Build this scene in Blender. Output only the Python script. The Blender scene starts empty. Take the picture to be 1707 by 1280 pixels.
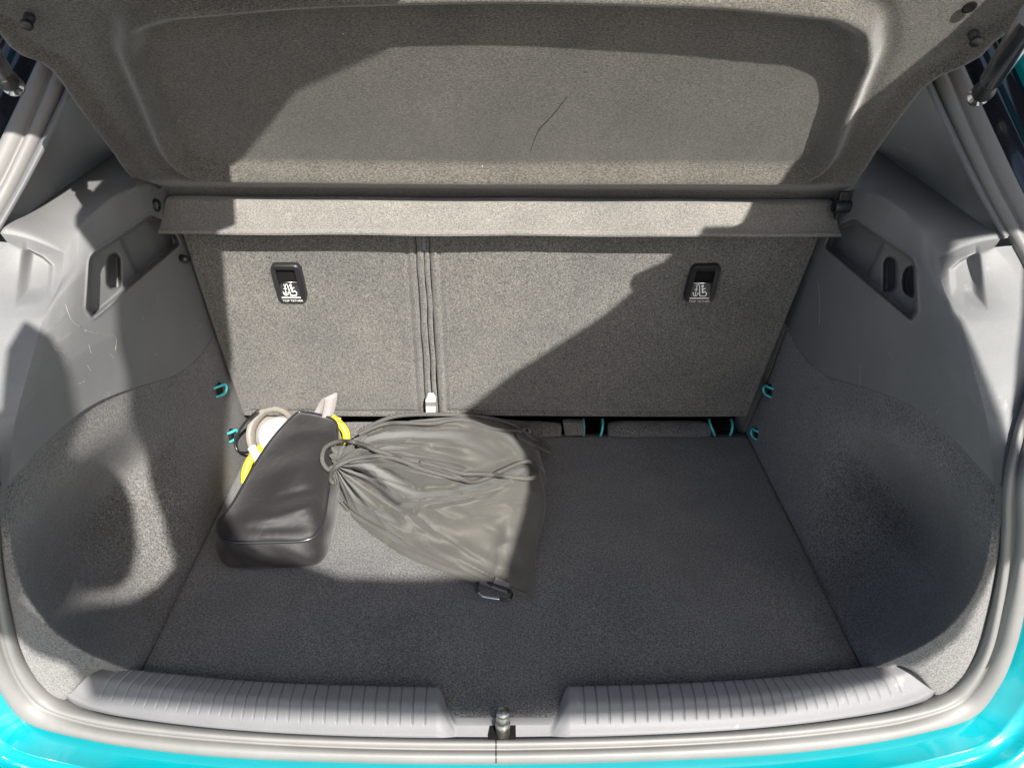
import bpy, bmesh, math, random
import numpy as np
from mathutils import Vector, Matrix
from mathutils.bvhtree import BVHTree
random.seed(3); rng = np.random.default_rng(3)
S = bpy.context.scene
COL = S.collection
rad = math.radians

# ------------------------------------------------------------------ camera
FPX = 1283.0
CAM = np.array([-0.008, 0.0, 0.88])
PITCH, YAW, ROLL = rad(30.4), rad(1.1), rad(0.66)
fw = np.array([math.sin(YAW)*math.cos(PITCH), math.cos(YAW)*math.cos(PITCH), -math.sin(PITCH)])
rt0 = np.array([math.cos(YAW), -math.sin(YAW), 0.0]); up0 = np.cross(rt0, fw)
rt = rt0*math.cos(ROLL) + up0*math.sin(ROLL); up = np.cross(rt, fw)
cd = bpy.data.cameras.new('camera'); cam = bpy.data.objects.new('camera', cd); COL.objects.link(cam)
M = Matrix(((rt[0], up[0], -fw[0], CAM[0]), (rt[1], up[1], -fw[1], CAM[1]), (rt[2], up[2], -fw[2], CAM[2]), (0, 0, 0, 1)))
cam.matrix_world = M
cd.sensor_width = 36.0; cd.lens = 36.0*FPX/1707.0; cd.clip_start = 0.01; cd.clip_end = 500
S.camera = cam

# ------------------------------------------------------------------ light
SUN = np.array([-0.25, 0.745, -0.617])          # the way the light travels
SUN = SUN/np.linalg.norm(SUN)
w = bpy.data.worlds.new('World'); S.world = w; w.use_nodes = True
nt = w.node_tree; nt.nodes.clear()
sky = nt.nodes.new('ShaderNodeTexSky'); sky.sky_type = 'NISHITA'; sky.sun_disc = False
sky.sun_elevation = math.asin(-SUN[2]); sky.sun_rotation = math.atan2(-SUN[0], -SUN[1])
sky.air_density = 1.0; sky.dust_density = 2.0; sky.ozone_density = 1.0
bg = nt.nodes.new('ShaderNodeBackground'); bg.inputs[1].default_value = 0.09
wo = nt.nodes.new('ShaderNodeOutputWorld')
nt.links.new(sky.outputs[0], bg.inputs[0]); nt.links.new(bg.outputs[0], wo.inputs[0])
sd = bpy.data.lights.new('sun', 'SUN'); sd.energy = 5.0; sd.angle = rad(0.6); sd.color = (1, 0.96, 0.90)
so = bpy.data.objects.new('sun', sd); COL.objects.link(so)
so.rotation_euler = Vector(tuple(SUN)).to_track_quat('-Z', 'Y').to_euler(); so.location = (2, -4, 4)
S.view_settings.view_transform = 'Standard'; S.view_settings.look = 'None'
S.view_settings.exposure = 1.4; S.view_settings.gamma = 1

# ------------------------------------------------------------------ helpers
def ray(p): return ((p[0]-853.5)/FPX)*rt - ((p[1]-640)/FPX)*up + fw
def U(p, n, d):
    n = np.asarray(n, float); r = ray(p); return CAM + r*((d-CAM@n)/(r@n))
def UX(p, x): return U(p, (1, 0, 0), x)
def UY(p, y): return U(p, (0, 1, 0), y)
def UZ(p, z): return U(p, (0, 0, 1), z)
def proj(P):
    P = np.asarray(P, float); d = P-CAM; wz = d@fw
    return np.stack([853.5+FPX*(d@rt)/wz, 640-FPX*(d@up)/wz], -1)
def sm(a, b, x):
    t = np.clip((x-a)/(b-a), 0, 1); return t*t*(3-2*t)
def catmull(P, n, closed=False):
    """resample a point list to n points, evenly spaced, along a Catmull-Rom curve"""
    P = np.asarray(P, float)
    if closed: Q = np.vstack([P[-1], P, P[0], P[1]])
    else: Q = np.vstack([2*P[0]-P[1], P, 2*P[-1]-P[-2]])
    out = []
    for i in range(1, len(Q)-2):
        p0, p1, p2, p3 = Q[i-1:i+3]
        for t in np.linspace(0, 1, 14, endpoint=False):
            out.append(.5*((2*p1)+(p2-p0)*t+(2*p0-5*p1+4*p2-p3)*t*t+(3*p1-p0-3*p2+p3)*t**3))
    out.append(Q[-2]); out = np.array(out)
    L = np.r_[0, np.cumsum(np.linalg.norm(np.diff(out, axis=0), axis=1))]
    s = np.linspace(0, L[-1], n+1 if closed else n)
    r = np.stack([np.interp(s, L, out[:, k]) for k in range(P.shape[1])], -1)
    return r[:-1] if closed else r
def catpar(P, n):
    """Catmull-Rom at uniform parameter (keeps control rows at their place)"""
    P = np.asarray(P, float)
    Q = np.concatenate([[2*P[0]-P[1]], P, [2*P[-1]-P[-2]]])
    t = np.linspace(0, len(P)-1, n); i = np.minimum(t.astype(int), len(P)-2); f = t-i
    f = f.reshape((-1,)+(1,)*(P.ndim-1))
    p0, p1, p2, p3 = Q[i], Q[i+1], Q[i+2], Q[i+3]
    return .5*((2*p1)+(p2-p0)*f+(2*p0-5*p1+4*p2-p3)*f*f+(3*p1-p0-3*p2+p3)*f**3)
def field(ctrl, nv, nu):
    a = catpar(ctrl, nv); return catpar(a.T, nu).T
def coons(b, t, l, r):
    nu, nv = len(b), len(l); u = np.linspace(0, 1, nu)[None, :, None]; v = np.linspace(0, 1, nv)[:, None, None]
    return ((1-v)*b[None]+v*t[None]+(1-u)*l[:, None]+u*r[:, None]
            - ((1-u)*(1-v)*b[0]+u*(1-v)*b[-1]+(1-u)*v*t[0]+u*v*t[-1]))
def sdf(P, poly):
    """signed distance of points P (...,2) to polygon, positive inside"""
    poly = np.asarray(poly, float); sh = P.shape[:-1]; Q = P.reshape(-1, 2)
    a = poly; b = np.roll(poly, -1, 0); d = np.full(len(Q), 1e9); ins = np.zeros(len(Q), bool)
    for p, q in zip(a, b):
        e = q-p; wv = Q-p; t = np.clip((wv@e)/(e@e+1e-12), 0, 1)
        d = np.minimum(d, np.linalg.norm(wv-t[:, None]*e, axis=1))
        c = (p[1] > Q[:, 1]) != (q[1] > Q[:, 1])
        with np.errstate(divide='ignore', invalid='ignore'):
            ins ^= c & (Q[:, 0] < (q[0]-p[0])*(Q[:, 1]-p[1])/(q[1]-p[1])+p[0])
    return np.where(ins, d, -d).reshape(sh)
def roundpoly(poly, r=0.25, k=6):
    """cut the corners of a polygon with little arcs (r is the share of each side, or a length if > 1)"""
    P = np.asarray(poly, float); out = []
    for i in range(len(P)):
        a, b, c = P[i-1], P[i], P[(i+1) % len(P)]
        l1, l2 = np.linalg.norm(a-b), np.linalg.norm(c-b); m = min(r*min(l1, l2), .48*min(l1, l2))
        p, q = b+(a-b)/l1*m, b+(c-b)/l2*m
        for t in np.linspace(0, 1, k): out.append((1-t)**2*p+2*t*(1-t)*b+t*t*q)
    return np.array(out)

class MB:
    def __init__(s): s.v = []; s.f = []; s.uv = {}
    def add(s, V, F):
        o = len(s.v); s.v += [tuple(map(float, p)) for p in V]; s.f += [tuple(i+o for i in q) for q in F]
    def grid(s, G, closeu=False, closev=False, flip=False):
        nv, nu = G.shape[:2]; F = []
        for j in range(nv if closev else nv-1):
            for i in range(nu if closeu else nu-1):
                i2, j2 = (i+1) % nu, (j+1) % nv
                q = (j*nu+i, j*nu+i2, j2*nu+i2, j2*nu+i); F.append(q[::-1] if flip else q)
        s.add(G.reshape(-1, 3), F)
    def tube(s, P, r, k=10, closed=False, cap=True):
        P = np.asarray(P, float); n = len(P); r = np.broadcast_to(r, (n,))
        T = (np.roll(P, -1, 0)-np.roll(P, 1, 0)) if closed else np.gradient(P, axis=0)
        T = T/(np.linalg.norm(T, axis=1, keepdims=True)+1e-12)
        a = np.cross(T[0], [0, 0, 1]);
        if np.linalg.norm(a) < .1: a = np.cross(T[0], [1, 0, 0])
        a /= np.linalg.norm(a); G = []
        for i in range(n):
            a = a-T[i]*(a@T[i]); a /= np.linalg.norm(a); b = np.cross(T[i], a)
            an = np.linspace(0, 2*np.pi, k, endpoint=False)
            G.append(P[i]+r[i]*(np.cos(an)[:, None]*a+np.sin(an)[:, None]*b))
        G = np.array(G); o = len(s.v); s.grid(G, closeu=True, closev=closed)
        Ls = np.r_[0, np.cumsum(np.linalg.norm(np.diff(P, axis=0), axis=1))]
        for i in range(n):
            for j in range(k): s.uv[o+i*k+j] = (j/k, Ls[i])
        if cap and not closed:
            s.f.append(tuple(o+i for i in range(k))[::-1]); s.f.append(tuple(o+(n-1)*k+i for i in range(k)))
    def lathe(s, prof, o, axis, k=32):
        """profile of (r, h) swept about axis through o"""
        ax = np.asarray(axis, float); ax = ax/np.linalg.norm(ax)
        a = np.cross(ax, [0, 0, 1]);
        if np.linalg.norm(a) < .1: a = np.cross(ax, [1, 0, 0])
        a /= np.linalg.norm(a); b = np.cross(ax, a); an = np.linspace(0, 2*np.pi, k, endpoint=False)
        ring = np.cos(an)[:, None]*a+np.sin(an)[:, None]*b
        s.grid(np.array([np.asarray(o)+ax*h+ring*r for r, h in prof]), closeu=True)
    def box(s, c, sx, sy, sz, R=None):
        V = np.array([(x, y, z) for z in (-.5, .5) for y in (-.5, .5) for x in (-.5, .5)])*[sx, sy, sz]
        if R is not None: V = V@np.asarray(R).T
        s.add(V+np.asarray(c), [(0, 2, 3, 1), (4, 5, 7, 6), (0, 1, 5, 4), (2, 6, 7, 3), (0, 4, 6, 2), (1, 3, 7, 5)])
    def prism(s, poly3, ext):
        """flat polygon (3D points) extruded by vector ext"""
        P = np.asarray(poly3, float); n = len(P); e = np.asarray(ext, float)
        s.add(np.vstack([P, P+e]), [tuple(range(n))[::-1], tuple(range(n, 2*n))]+[(i, (i+1) % n, n+(i+1) % n, n+i) for i in range(n)])
    def mirror(s):
        m = MB(); m.v = [(-x, y, z) for x, y, z in s.v]; m.f = [q[::-1] for q in s.f]; return m
    def build(s, name, mat, parent=None, smooth=True, bevel=0, solid=0, weld=0, relax=0, angle=None, sub=0):
        me = bpy.data.meshes.new(name); me.from_pydata(s.v, [], s.f); me.update()
        if weld or relax:
            bm = bmesh.new(); bm.from_mesh(me)
            if weld: bmesh.ops.remove_doubles(bm, verts=bm.verts, dist=weld)
            if relax:
                vs = [v for v in bm.verts if not v.is_boundary]
                for _ in range(relax): bmesh.ops.smooth_vert(bm, verts=vs, factor=.5, use_axis_x=True, use_axis_y=True, use_axis_z=True)
            bmesh.ops.recalc_face_normals(bm, faces=bm.faces); bm.to_mesh(me); bm.free()
        else:
            bm = bmesh.new(); bm.from_mesh(me); bmesh.ops.recalc_face_normals(bm, faces=bm.faces); bm.to_mesh(me); bm.free()
        if solid:      # open sheets: the drawn face is the one that looks out of the boot, the thickness goes behind it
            me.update(); sm_ = sum(p.area*p.normal.dot(Vector(CAM)-p.center) for p in me.polygons)
            if sm_ < 0: me.flip_normals()
        me.polygons.foreach_set('use_smooth', [smooth]*len(me.polygons))
        if angle is not None: me.set_sharp_from_angle(angle=rad(angle))
        if s.uv and not (weld or relax):
            ul = me.uv_layers.new(name='uv')
            for p in me.polygons:
                q = [s.uv.get(me.loops[l].vertex_index, (0, 0)) for l in p.loop_indices]; mxu = max(x[0] for x in q)
                for l, x in zip(p.loop_indices, q): ul.data[l].uv = (x[0]+1 if mxu-x[0] > .5 else x[0], x[1])
        me.materials.append(mat)
        o = bpy.data.objects.new(name, me); COL.objects.link(o)
        if parent: o.parent = parent
        if solid:
            m = o.modifiers.new('solid', 'SOLIDIFY'); m.thickness = abs(solid); m.offset = -1 if solid > 0 else 1
        if bevel:
            m = o.modifiers.new('bevel', 'BEVEL'); m.width = bevel; m.segments = 3; m.limit_method = 'ANGLE'; m.angle_limit = rad(40)
        if sub:
            m = o.modifiers.new('sub', 'SUBSURF'); m.levels = sub; m.render_levels = sub
        return o
def tag(o, label=None, cat=None, group=None, kind=None):
    for k, v in (('label', label), ('category', cat), ('group', group), ('kind', kind)):
        if v: o[k] = v
    return o
def thing(name, loc, label, cat):
    o = bpy.data.objects.new(name, None); COL.objects.link(o); o.empty_display_size = .05
    return tag(o, label, cat)        # things stay at the origin so that texture space is the car's own

# ------------------------------------------------------------------ materials
def mat(name):
    m = bpy.data.materials.new(name); m.use_nodes = True; n = m.node_tree
    return m, n, n.nodes['Principled BSDF']
def nd(n, t, **k):
    x = n.nodes.new(t)
    for a, b in k.items():
        if hasattr(x, a): setattr(x, a, b)
        else: x.inputs[a.replace('_', ' ')].default_value = b
    return x
def ramp(n, src, stops):
    r = n.nodes.new('ShaderNodeValToRGB'); e = r.color_ramp.elements
    while len(e) < len(stops): e.new(.5)
    for i, (p, c) in enumerate(stops): e[i].position = p; e[i].color = (*c, 1)
    n.links.new(src, r.inputs[0]); return r
def carpet(name, dark, light, scale=420, bump=.6, dist=.002, stretch=(1, 1, 1), sheen=.25, fleck=.5):
    m, n, b = mat(name); L = n.links.new
    tc = nd(n, 'ShaderNodeTexCoord'); mp = nd(n, 'ShaderNodeMapping'); mp.inputs['Scale'].default_value = stretch
    L(tc.outputs['Object'], mp.inputs[0])
    a = nd(n, 'ShaderNodeTexNoise', Scale=scale, Detail=3.0, Roughness=.7); L(mp.outputs[0], a.inputs['Vector'])
    v = nd(n, 'ShaderNodeTexNoise', Scale=scale*2.6, Detail=1.0, Roughness=.6, Distortion=1.5); L(mp.outputs[0], v.inputs['Vector'])
    big = nd(n, 'ShaderNodeTexNoise', Scale=9.0, Detail=4.0, Roughness=.6); L(tc.outputs['Object'], big.inputs['Vector'])
    mx = nd(n, 'ShaderNodeMix', data_type='FLOAT'); mx.inputs[0].default_value = .4
    L(a.outputs[0], mx.inputs[2]); L(v.outputs[0], mx.inputs[3])
    mid = tuple((p+q)/2*.9 for p, q in zip(dark, light))
    r = ramp(n, mx.outputs[0], [(.36, dark), (.5, mid), (.64, light)])
    mc = nd(n, 'ShaderNodeMix', data_type='RGBA', blend_type='MULTIPLY'); mc.inputs[0].default_value = 1
    rb = ramp(n, big.outputs[0], [(.3, (.82, .82, .83)), (.7, (1.12, 1.1, 1.08))])
    L(r.outputs[0], mc.inputs[6]); L(rb.outputs[0], mc.inputs[7])
    # stray lint: sparse pale flecks
    vo = nd(n, 'ShaderNodeTexVoronoi', Scale=38.0, Randomness=1.0); vo.feature = 'F1'; L(tc.outputs['Object'], vo.inputs['Vector'])
    lt = nd(n, 'ShaderNodeMath', operation='LESS_THAN'); L(vo.outputs['Distance'], lt.inputs[0]); lt.inputs[1].default_value = .032
    wn = nd(n, 'ShaderNodeSeparateColor'); L(vo.outputs['Color'], wn.inputs[0])
    gt = nd(n, 'ShaderNodeMath', operation='GREATER_THAN'); L(wn.outputs[0], gt.inputs[0]); gt.inputs[1].default_value = .72
    mu = nd(n, 'ShaderNodeMath', operation='MULTIPLY'); L(lt.outputs[0], mu.inputs[0]); L(gt.outputs[0], mu.inputs[1])
    mf = nd(n, 'ShaderNodeMath', operation='MULTIPLY'); L(mu.outputs[0], mf.inputs[0]); mf.inputs[1].default_value = fleck
    fl = nd(n, 'ShaderNodeMix', data_type='RGBA'); L(mf.outputs[0], fl.inputs[0]); L(mc.outputs[2], fl.inputs[6]); fl.inputs[7].default_value = (.5, .48, .44, 1)
    L(fl.outputs[2], b.inputs['Base Color'])
    b.inputs['Roughness'].default_value = .95; b.inputs['Specular IOR Level'].default_value = .1
    b.inputs['Sheen Weight'].default_value = sheen; b.inputs['Sheen Roughness'].default_value = .5
    bp = nd(n, 'ShaderNodeBump', Strength=bump, Distance=dist); L(mx.outputs[0], bp.inputs['Height']); L(bp.outputs[0], b.inputs['Normal'])
    return m
def plastic(name, col, rough=.45, grain=900, bump=.25, scuff=.5, spec=.5):
    m, n, b = mat(name); L = n.links.new
    tc = nd(n, 'ShaderNodeTexCoord')
    a = nd(n, 'ShaderNodeTexNoise', Scale=grain, Detail=2.0); L(tc.outputs['Object'], a.inputs['Vector'])
    d = nd(n, 'ShaderNodeTexNoise', Scale=7.0, Detail=6.0, Roughness=.65); L(tc.outputs['Object'], d.inputs['Vector'])
    mp = nd(n, 'ShaderNodeMapping'); mp.inputs['Scale'].default_value = (40, 9, 60); mp.inputs['Rotation'].default_value = (.6, .3, .8)
    L(tc.outputs['Object'], mp.inputs[0])
    s = nd(n, 'ShaderNodeTexNoise', Scale=1.0, Detail=3.0, Roughness=.6, Distortion=.8); L(mp.outputs[0], s.inputs['Vector'])
    sr = ramp(n, s.outputs[0], [(.66, (0, 0, 0)), (.76, (1, 1, 1))])
    dr = ramp(n, d.outputs[0], [(.45, (0, 0, 0)), (.75, (1, 1, 1))])
    mm = nd(n, 'ShaderNodeMath', operation='MULTIPLY'); L(sr.outputs[0], mm.inputs[0]); L(dr.outputs[0], mm.inputs[1])
    m2 = nd(n, 'ShaderNodeMath', operation='MULTIPLY'); L(mm.outputs[0], m2.inputs[0]); m2.inputs[1].default_value = scuff
    c = nd(n, 'ShaderNodeMix', data_type='RGBA'); L(m2.outputs[0], c.inputs[0]); c.inputs[6].default_value = (*col, 1)
    c.inputs[7].default_value = (*[min(1, x*1.5+.12) for x in col], 1)
    c2 = nd(n, 'ShaderNodeMix', data_type='RGBA', blend_type='MULTIPLY'); c2.inputs[0].default_value = 1
    vr = ramp(n, d.outputs[0], [(.3, (.88, .88, .88)), (.7, (1.1, 1.1, 1.1))]); L(c.outputs[2], c2.inputs[6]); L(vr.outputs[0], c2.inputs[7])
    L(c2.outputs[2], b.inputs['Base Color'])
    rr = nd(n, 'ShaderNodeMapRange'); L(d.outputs[0], rr.inputs[0]); rr.inputs[3].default_value = rough-.06; rr.inputs[4].default_value = rough+.1
    L(rr.outputs[0], b.inputs['Roughness']); b.inputs['Specular IOR Level'].default_value = spec
    bp = nd(n, 'ShaderNodeBump', Strength=bump, Distance=.0006); L(a.outputs[0], bp.inputs['Height']); L(bp.outputs[0], b.inputs['Normal'])
    return m
def cloth(name, col, rough=.7, weave=1500, bump=.3, sheen=.2, spec=.3, wrinkle=0):
    m, n, b = mat(name); L = n.links.new
    tc = nd(n, 'ShaderNodeTexCoord')
    wv = nd(n, 'ShaderNodeTexWave', Scale=weave/6.0); wv.bands_direction = 'DIAGONAL'; L(tc.outputs['Object'], wv.inputs['Vector'])
    a = nd(n, 'ShaderNodeTexNoise', Scale=weave/2.0, Detail=2.0); L(tc.outputs['Object'], a.inputs['Vector'])
    mx = nd(n, 'ShaderNodeMix', data_type='FLOAT'); mx.inputs[0].default_value = .6; L(wv.outputs['Fac'], mx.inputs[2]); L(a.outputs[0], mx.inputs[3])
    r = ramp(n, mx.outputs[0], [(.3, tuple(x*.75 for x in col)), (.7, tuple(x*1.25 for x in col))])
    L(r.outputs[0], b.inputs['Base Color']); b.inputs['Roughness'].default_value = rough
    b.inputs['Specular IOR Level'].default_value = spec; b.inputs['Sheen Weight'].default_value = sheen
    bp = nd(n, 'ShaderNodeBump', Strength=bump, Distance=.0006); L(mx.outputs[0], bp.inputs['Height'])
    if wrinkle:
        q = nd(n, 'ShaderNodeTexNoise', Scale=28.0, Detail=3.0, Roughness=.55, Distortion=1.2); L(tc.outputs['Object'], q.inputs['Vector'])
        b2 = nd(n, 'ShaderNodeBump', Strength=wrinkle, Distance=.006); L(q.outputs[0], b2.inputs['Height']); L(bp.outputs[0], b2.inputs['Normal']); L(b2.outputs[0], b.inputs['Normal'])
    else: L(bp.outputs[0], b.inputs['Normal'])
    return m
def simple(name, col, rough=.5, metal=0, spec=.5, coat=0, noise=.12, nscale=60):
    m, n, b = mat(name); L = n.links.new
    tc = nd(n, 'ShaderNodeTexCoord'); a = nd(n, 'ShaderNodeTexNoise', Scale=float(nscale), Detail=4.0); L(tc.outputs['Object'], a.inputs['Vector'])
    r = ramp(n, a.outputs[0], [(.3, tuple(max(0, x*(1-noise)) for x in col)), (.7, tuple(min(1, x*(1+noise)) for x in col))])
    L(r.outputs[0], b.inputs['Base Color']); b.inputs['Roughness'].default_value = rough; b.inputs['Metallic'].default_value = metal
    b.inputs['Specular IOR Level'].default_value = spec; b.inputs['Coat Weight'].default_value = coat; b.inputs['Coat Roughness'].default_value = .05
    return m
def braid(name, c1, c2, pitch=.0075):
    """braided cord: two families of helical strands crossing, from the tube's own UVs (turns, metres)"""
    m, n, b = mat(name); L = n.links.new
    uv = nd(n, 'ShaderNodeUVMap'); sp = nd(n, 'ShaderNodeSeparateXYZ'); L(uv.outputs[0], sp.inputs[0])
    v = nd(n, 'ShaderNodeMath', operation='MULTIPLY'); L(sp.outputs[1], v.inputs[0]); v.inputs[1].default_value = 1/pitch
    hs = []
    for op in ('ADD', 'SUBTRACT'):
        k = nd(n, 'ShaderNodeMath', operation='MULTIPLY'); L(sp.outputs[0], k.inputs[0]); k.inputs[1].default_value = 4.0
        q = nd(n, 'ShaderNodeMath', operation=op); L(k.outputs[0], q.inputs[0]); v2 = nd(n, 'ShaderNodeMath', operation='MULTIPLY'); L(v.outputs[0], v2.inputs[0]); v2.inputs[1].default_value = 2.0
        L(v2.outputs[0], q.inputs[1])
        t = nd(n, 'ShaderNodeMath', operation='MULTIPLY'); L(q.outputs[0], t.inputs[0]); t.inputs[1].default_value = 2*math.pi
        c = nd(n, 'ShaderNodeMath', operation='SINE'); L(t.outputs[0], c.inputs[0]); hs.append(c)
    mx = nd(n, 'ShaderNodeMath', operation='MULTIPLY'); L(hs[0].outputs[0], mx.inputs[0]); L(hs[1].outputs[0], mx.inputs[1])
    mr = nd(n, 'ShaderNodeMapRange'); L(mx.outputs[0], mr.inputs[0]); mr.inputs[1].default_value = -1; mr.inputs[2].default_value = 1
    r = ramp(n, mr.outputs[0], [(.3, c1), (.7, c2)]); L(r.outputs[0], b.inputs['Base Color']); b.inputs['Roughness'].default_value = .75
    bp = nd(n, 'ShaderNodeBump', Strength=.7, Distance=.0012); L(mr.outputs[0], bp.inputs['Height']); L(bp.outputs[0], b.inputs['Normal'])
    return m
MT = dict(
    floor=carpet('floor_carpet', (.010, .010, .0102), (.205, .203, .199), 360, .9, .003),
    seat=carpet('seat_carpet', (.009, .0088, .0082), (.20, .192, .175), 360, .9, .003),
    lining=carpet('lining_carpet', (.014, .0138, .0135), (.215, .21, .202), 380, .85, .003),
    shelf=carpet('shelf_felt', (.013, .0123, .011), (.125, .118, .103), 330, .5, .002, (1, 2.2, 2.2), .3),
    strip=carpet('strip_felt_lit', (.05, .048, .044), (.25, .24, .218), 420, .6, .002, (1, 2, 2), .25),  # lighter copy of the shelf felt: sunlit brightness put into the colour
    trim=plastic('trim_plastic', (.138, .139, .139), .55, 700, .5, .9, .35),
    sill=plastic('sill_plastic', (.12, .121, .125), .52, 700, .4, .8, .35),
    black=plastic('black_plastic', (.012, .012, .013), .4, 900, .15, .1),
    seal=plastic('seal_rubber', (.155, .151, .145), .55, 500, .12, .25),
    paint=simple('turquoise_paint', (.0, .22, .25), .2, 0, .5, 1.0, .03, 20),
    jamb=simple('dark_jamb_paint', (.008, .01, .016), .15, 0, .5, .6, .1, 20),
    hook=simple('turquoise_metal', (.04, .42, .44), .35, 0, .5, .4, .1),
    steel=simple('worn_steel', (.42, .39, .35), .35, 1.0, .5, 0, .35, 220),
    chrome=simple('chrome', (.75, .75, .76), .12, 1.0, .5, 0, .05),
    bmetal=simple('black_metal', (.012, .012, .013), .25, .4, .5, .5, .2),
    white=simple('white_plastic', (.5, .5, .48), .4, 0, .5, 0, .05),
    print=simple('white_print', (.6, .6, .58), .6, 0, .3, 0, .03),
    taupe=simple('taupe_rubber', (.17, .155, .135), .5, 0, .4, 0, .1),
    yellow=simple('yellow_rubber', (.8, .62, .02), .45, 0, .5, 0, .08),
    case=cloth('case_nylon', (.012, .011, .0115), .48, 1500, .6, .12, .3, .2),
    pipe=simple('black_vinyl', (.018, .018, .02), .25, 0, .6, .3, .1),
    bag=cloth('bag_nylon', (.07, .067, .06), .6, 1500, .4, .12, .15, .15),
    cord=braid('grey_cord', (.012, .012, .011), (.115, .11, .10)),
    web=cloth('webbing', (.11, .105, .095), .7, 900, .5),
    strap=cloth('strap_webbing', (.22, .2, .195), .7, 900, .5),
    ground=simple('ground_paving', (.27, .265, .255), .9, 0, .3, 0, .3, 14),
    crease=simple('recess_shade', (.018, .017, .015), .95, 0, .1, 0, .3),  # dark colour for the shade in the felt fold and loop dimples
    dark=simple('deep_cavity', (.006, .006, .006), .9, 0, .1, 0, .1),
)

# ------------------------------------------------------------------ ground, out of the picture but it sends light back up
g = MB(); g.add([(-60, -60, -.72), (60, -60, -.72), (60, 60, -.72), (-60, 60, -.72)], [(0, 1, 2, 3)])
tag(g.build('ground', MT['ground']), kind='structure')

car = thing('car', (0, 0, 0), 'turquoise hatchback with its boot open and dark grey boot interior', 'car')

# ------------------------------------------------------------------ the opening: weather seal path
def gY(x, z):
    return .612 + .045*(np.abs(x)/.57)**3 + 1.15*np.maximum(0, z-.37) - .0*z
def Uo(p, off=0.0):
    y = .64
    for _ in range(40):
        P = UY(p, y); y = .5*y+.5*(gY(P[0], P[2])+off)
    return UY(p, y)
INN = [(833,1231),(1000,1228),(1150,1222),(1280,1213),(1400,1200),(1500,1184),(1567,1163),(1600,1135),(1630,1085),(1648,1020),(1663,940),(1669,880),(1671,810),(1684,740),(1707,660),(1732,590),(1738,535),(1728,490),(1706,440),(1676,385),(1640,318),(1600,232),(1560,140),(1530,70),(1505,10)]
GRV = [(833,1249),(1000,1246),(1150,1240),(1280,1231),(1400,1219),(1510,1202),(1590,1175),(1627,1142),(1656,1085),(1673,1015),(1687,940),(1692,880),(1693,810),(1705,740),(1728,660),(1754,590),(1760,535),(1750,485),(1728,432),(1696,370),(1660,302),(1620,215),(1580,120),(1550,55),(1525,0)]
OUT = [(833,1272),(1000,1269),(1150,1264),(1280,1258),(1400,1246),(1520,1226),(1620,1196),(1668,1140),(1692,1085),(1708,1020),(1718,940),(1722,880),(1722,810),(1736,740),(1758,660),(1784,590),(1790,535),(1780,478),(1752,415),(1722,355),(1690,290),(1650,205),(1607,110),(1578,45),(1553,-10)]
NS = 260
def path3(L, off=0):
    P = np.array([Uo(p, off) for p in L]); P[0, 0] = 0
    return P
CI, CG, CO = [path3(a, o) for a, o in ((INN, .012), (GRV, .0), (OUT, -.012))]
def full(C):
    h = np.stack([np.interp(np.linspace(0, 1, NS), np.linspace(0, 1, 800), catpar(C, 800)[:, k]) for k in range(3)], -1)
    l = h[::-1][:-1].copy(); l[:, 0] *= -1
    return np.vstack([l, h])
FI, FG, FO = full(CI), full(CG), full(CO)
# two rolled lips with a groove between: profile rows between inner, groove and outer lines, bulged towards the viewer side
tang = np.gradient(FG, axis=0); tang /= np.linalg.norm(tang, axis=1, keepdims=True)
acr = FO-FI; acr -= tang*np.sum(acr*tang, 1, keepdims=True); acr /= np.linalg.norm(acr, axis=1, keepdims=True)
nrm = np.cross(tang, acr)
nrm *= np.sign(np.sum(nrm*(CAM-FG), 1, keepdims=True))
rows = []
rows.append(FI-nrm*.014+acr*.001)
for t in np.linspace(0, 1, 9): rows.append(FI+(FG-FI)*t+nrm*(.0095*math.sin(math.pi*t)**.7-.0025*t))
for t in np.linspace(0, 1, 12)[1:]: rows.append(FG+(FO-FG)*t+nrm*(.010*math.sin(math.pi*min(1, t*1.0))**.65-.0025*(1-t)))
rows.append(FO-nrm*.012+acr*.002)
mb = MB(); mb.grid(np.array(rows)); seal = mb.build('weather_seal', MT['seal'], car)
# joint of the seal at the middle of the sill
jm = MB(); jx = -.016; k = np.argmin(np.abs(FG[:, 0]-jx))
jm.grid(np.array([[r[k]+nrm[k]*.0006+np.array([dx, 0, 0]) for r in rows[1:-1]] for dx in (-.0008, .0008)]))
jm.build('seal_joint', MT['black'], seal)

# ------------------------------------------------------------------ painted bumper and body edge round the opening
def outdir(P):
    t = np.gradient(P, axis=0); t /= np.linalg.norm(t, axis=1, keepdims=True)
    return t
lo = np.arange(len(FO)); low = (FO[:, 2] < .36)
PB = FO[low]; AB = acr[low].copy(); NB = nrm[low]
hz = AB.copy(); hz[:, 2] *= .35; hz[:, 1] -= .35; hz /= np.linalg.norm(hz, axis=1, keepdims=True)
br = []
for d, e in ((-.004, -.008), (.004, -.006), (.012, -.004), (.030, -.003), (.0325, -.0005), (.036, -.0035), (.044, -.0045), (.052, -.0035), (.056, .002), (.063, .0035), (.069, -.002), (.075, -.0045), (.10, -.007), (.13, -.022), (.15, -.06), (.16, -.2), (.15, -.5)):
    q = PB+hz*d; q = q+NB*min(e, 0)*.6+NB*max(e, 0); q[:, 2] += e*(1 if e < -.02 else .4); br.append(q)
mb = MB(); mb.grid(np.array(br)); mb.build('rear_bumper', MT['paint'], car)
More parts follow.
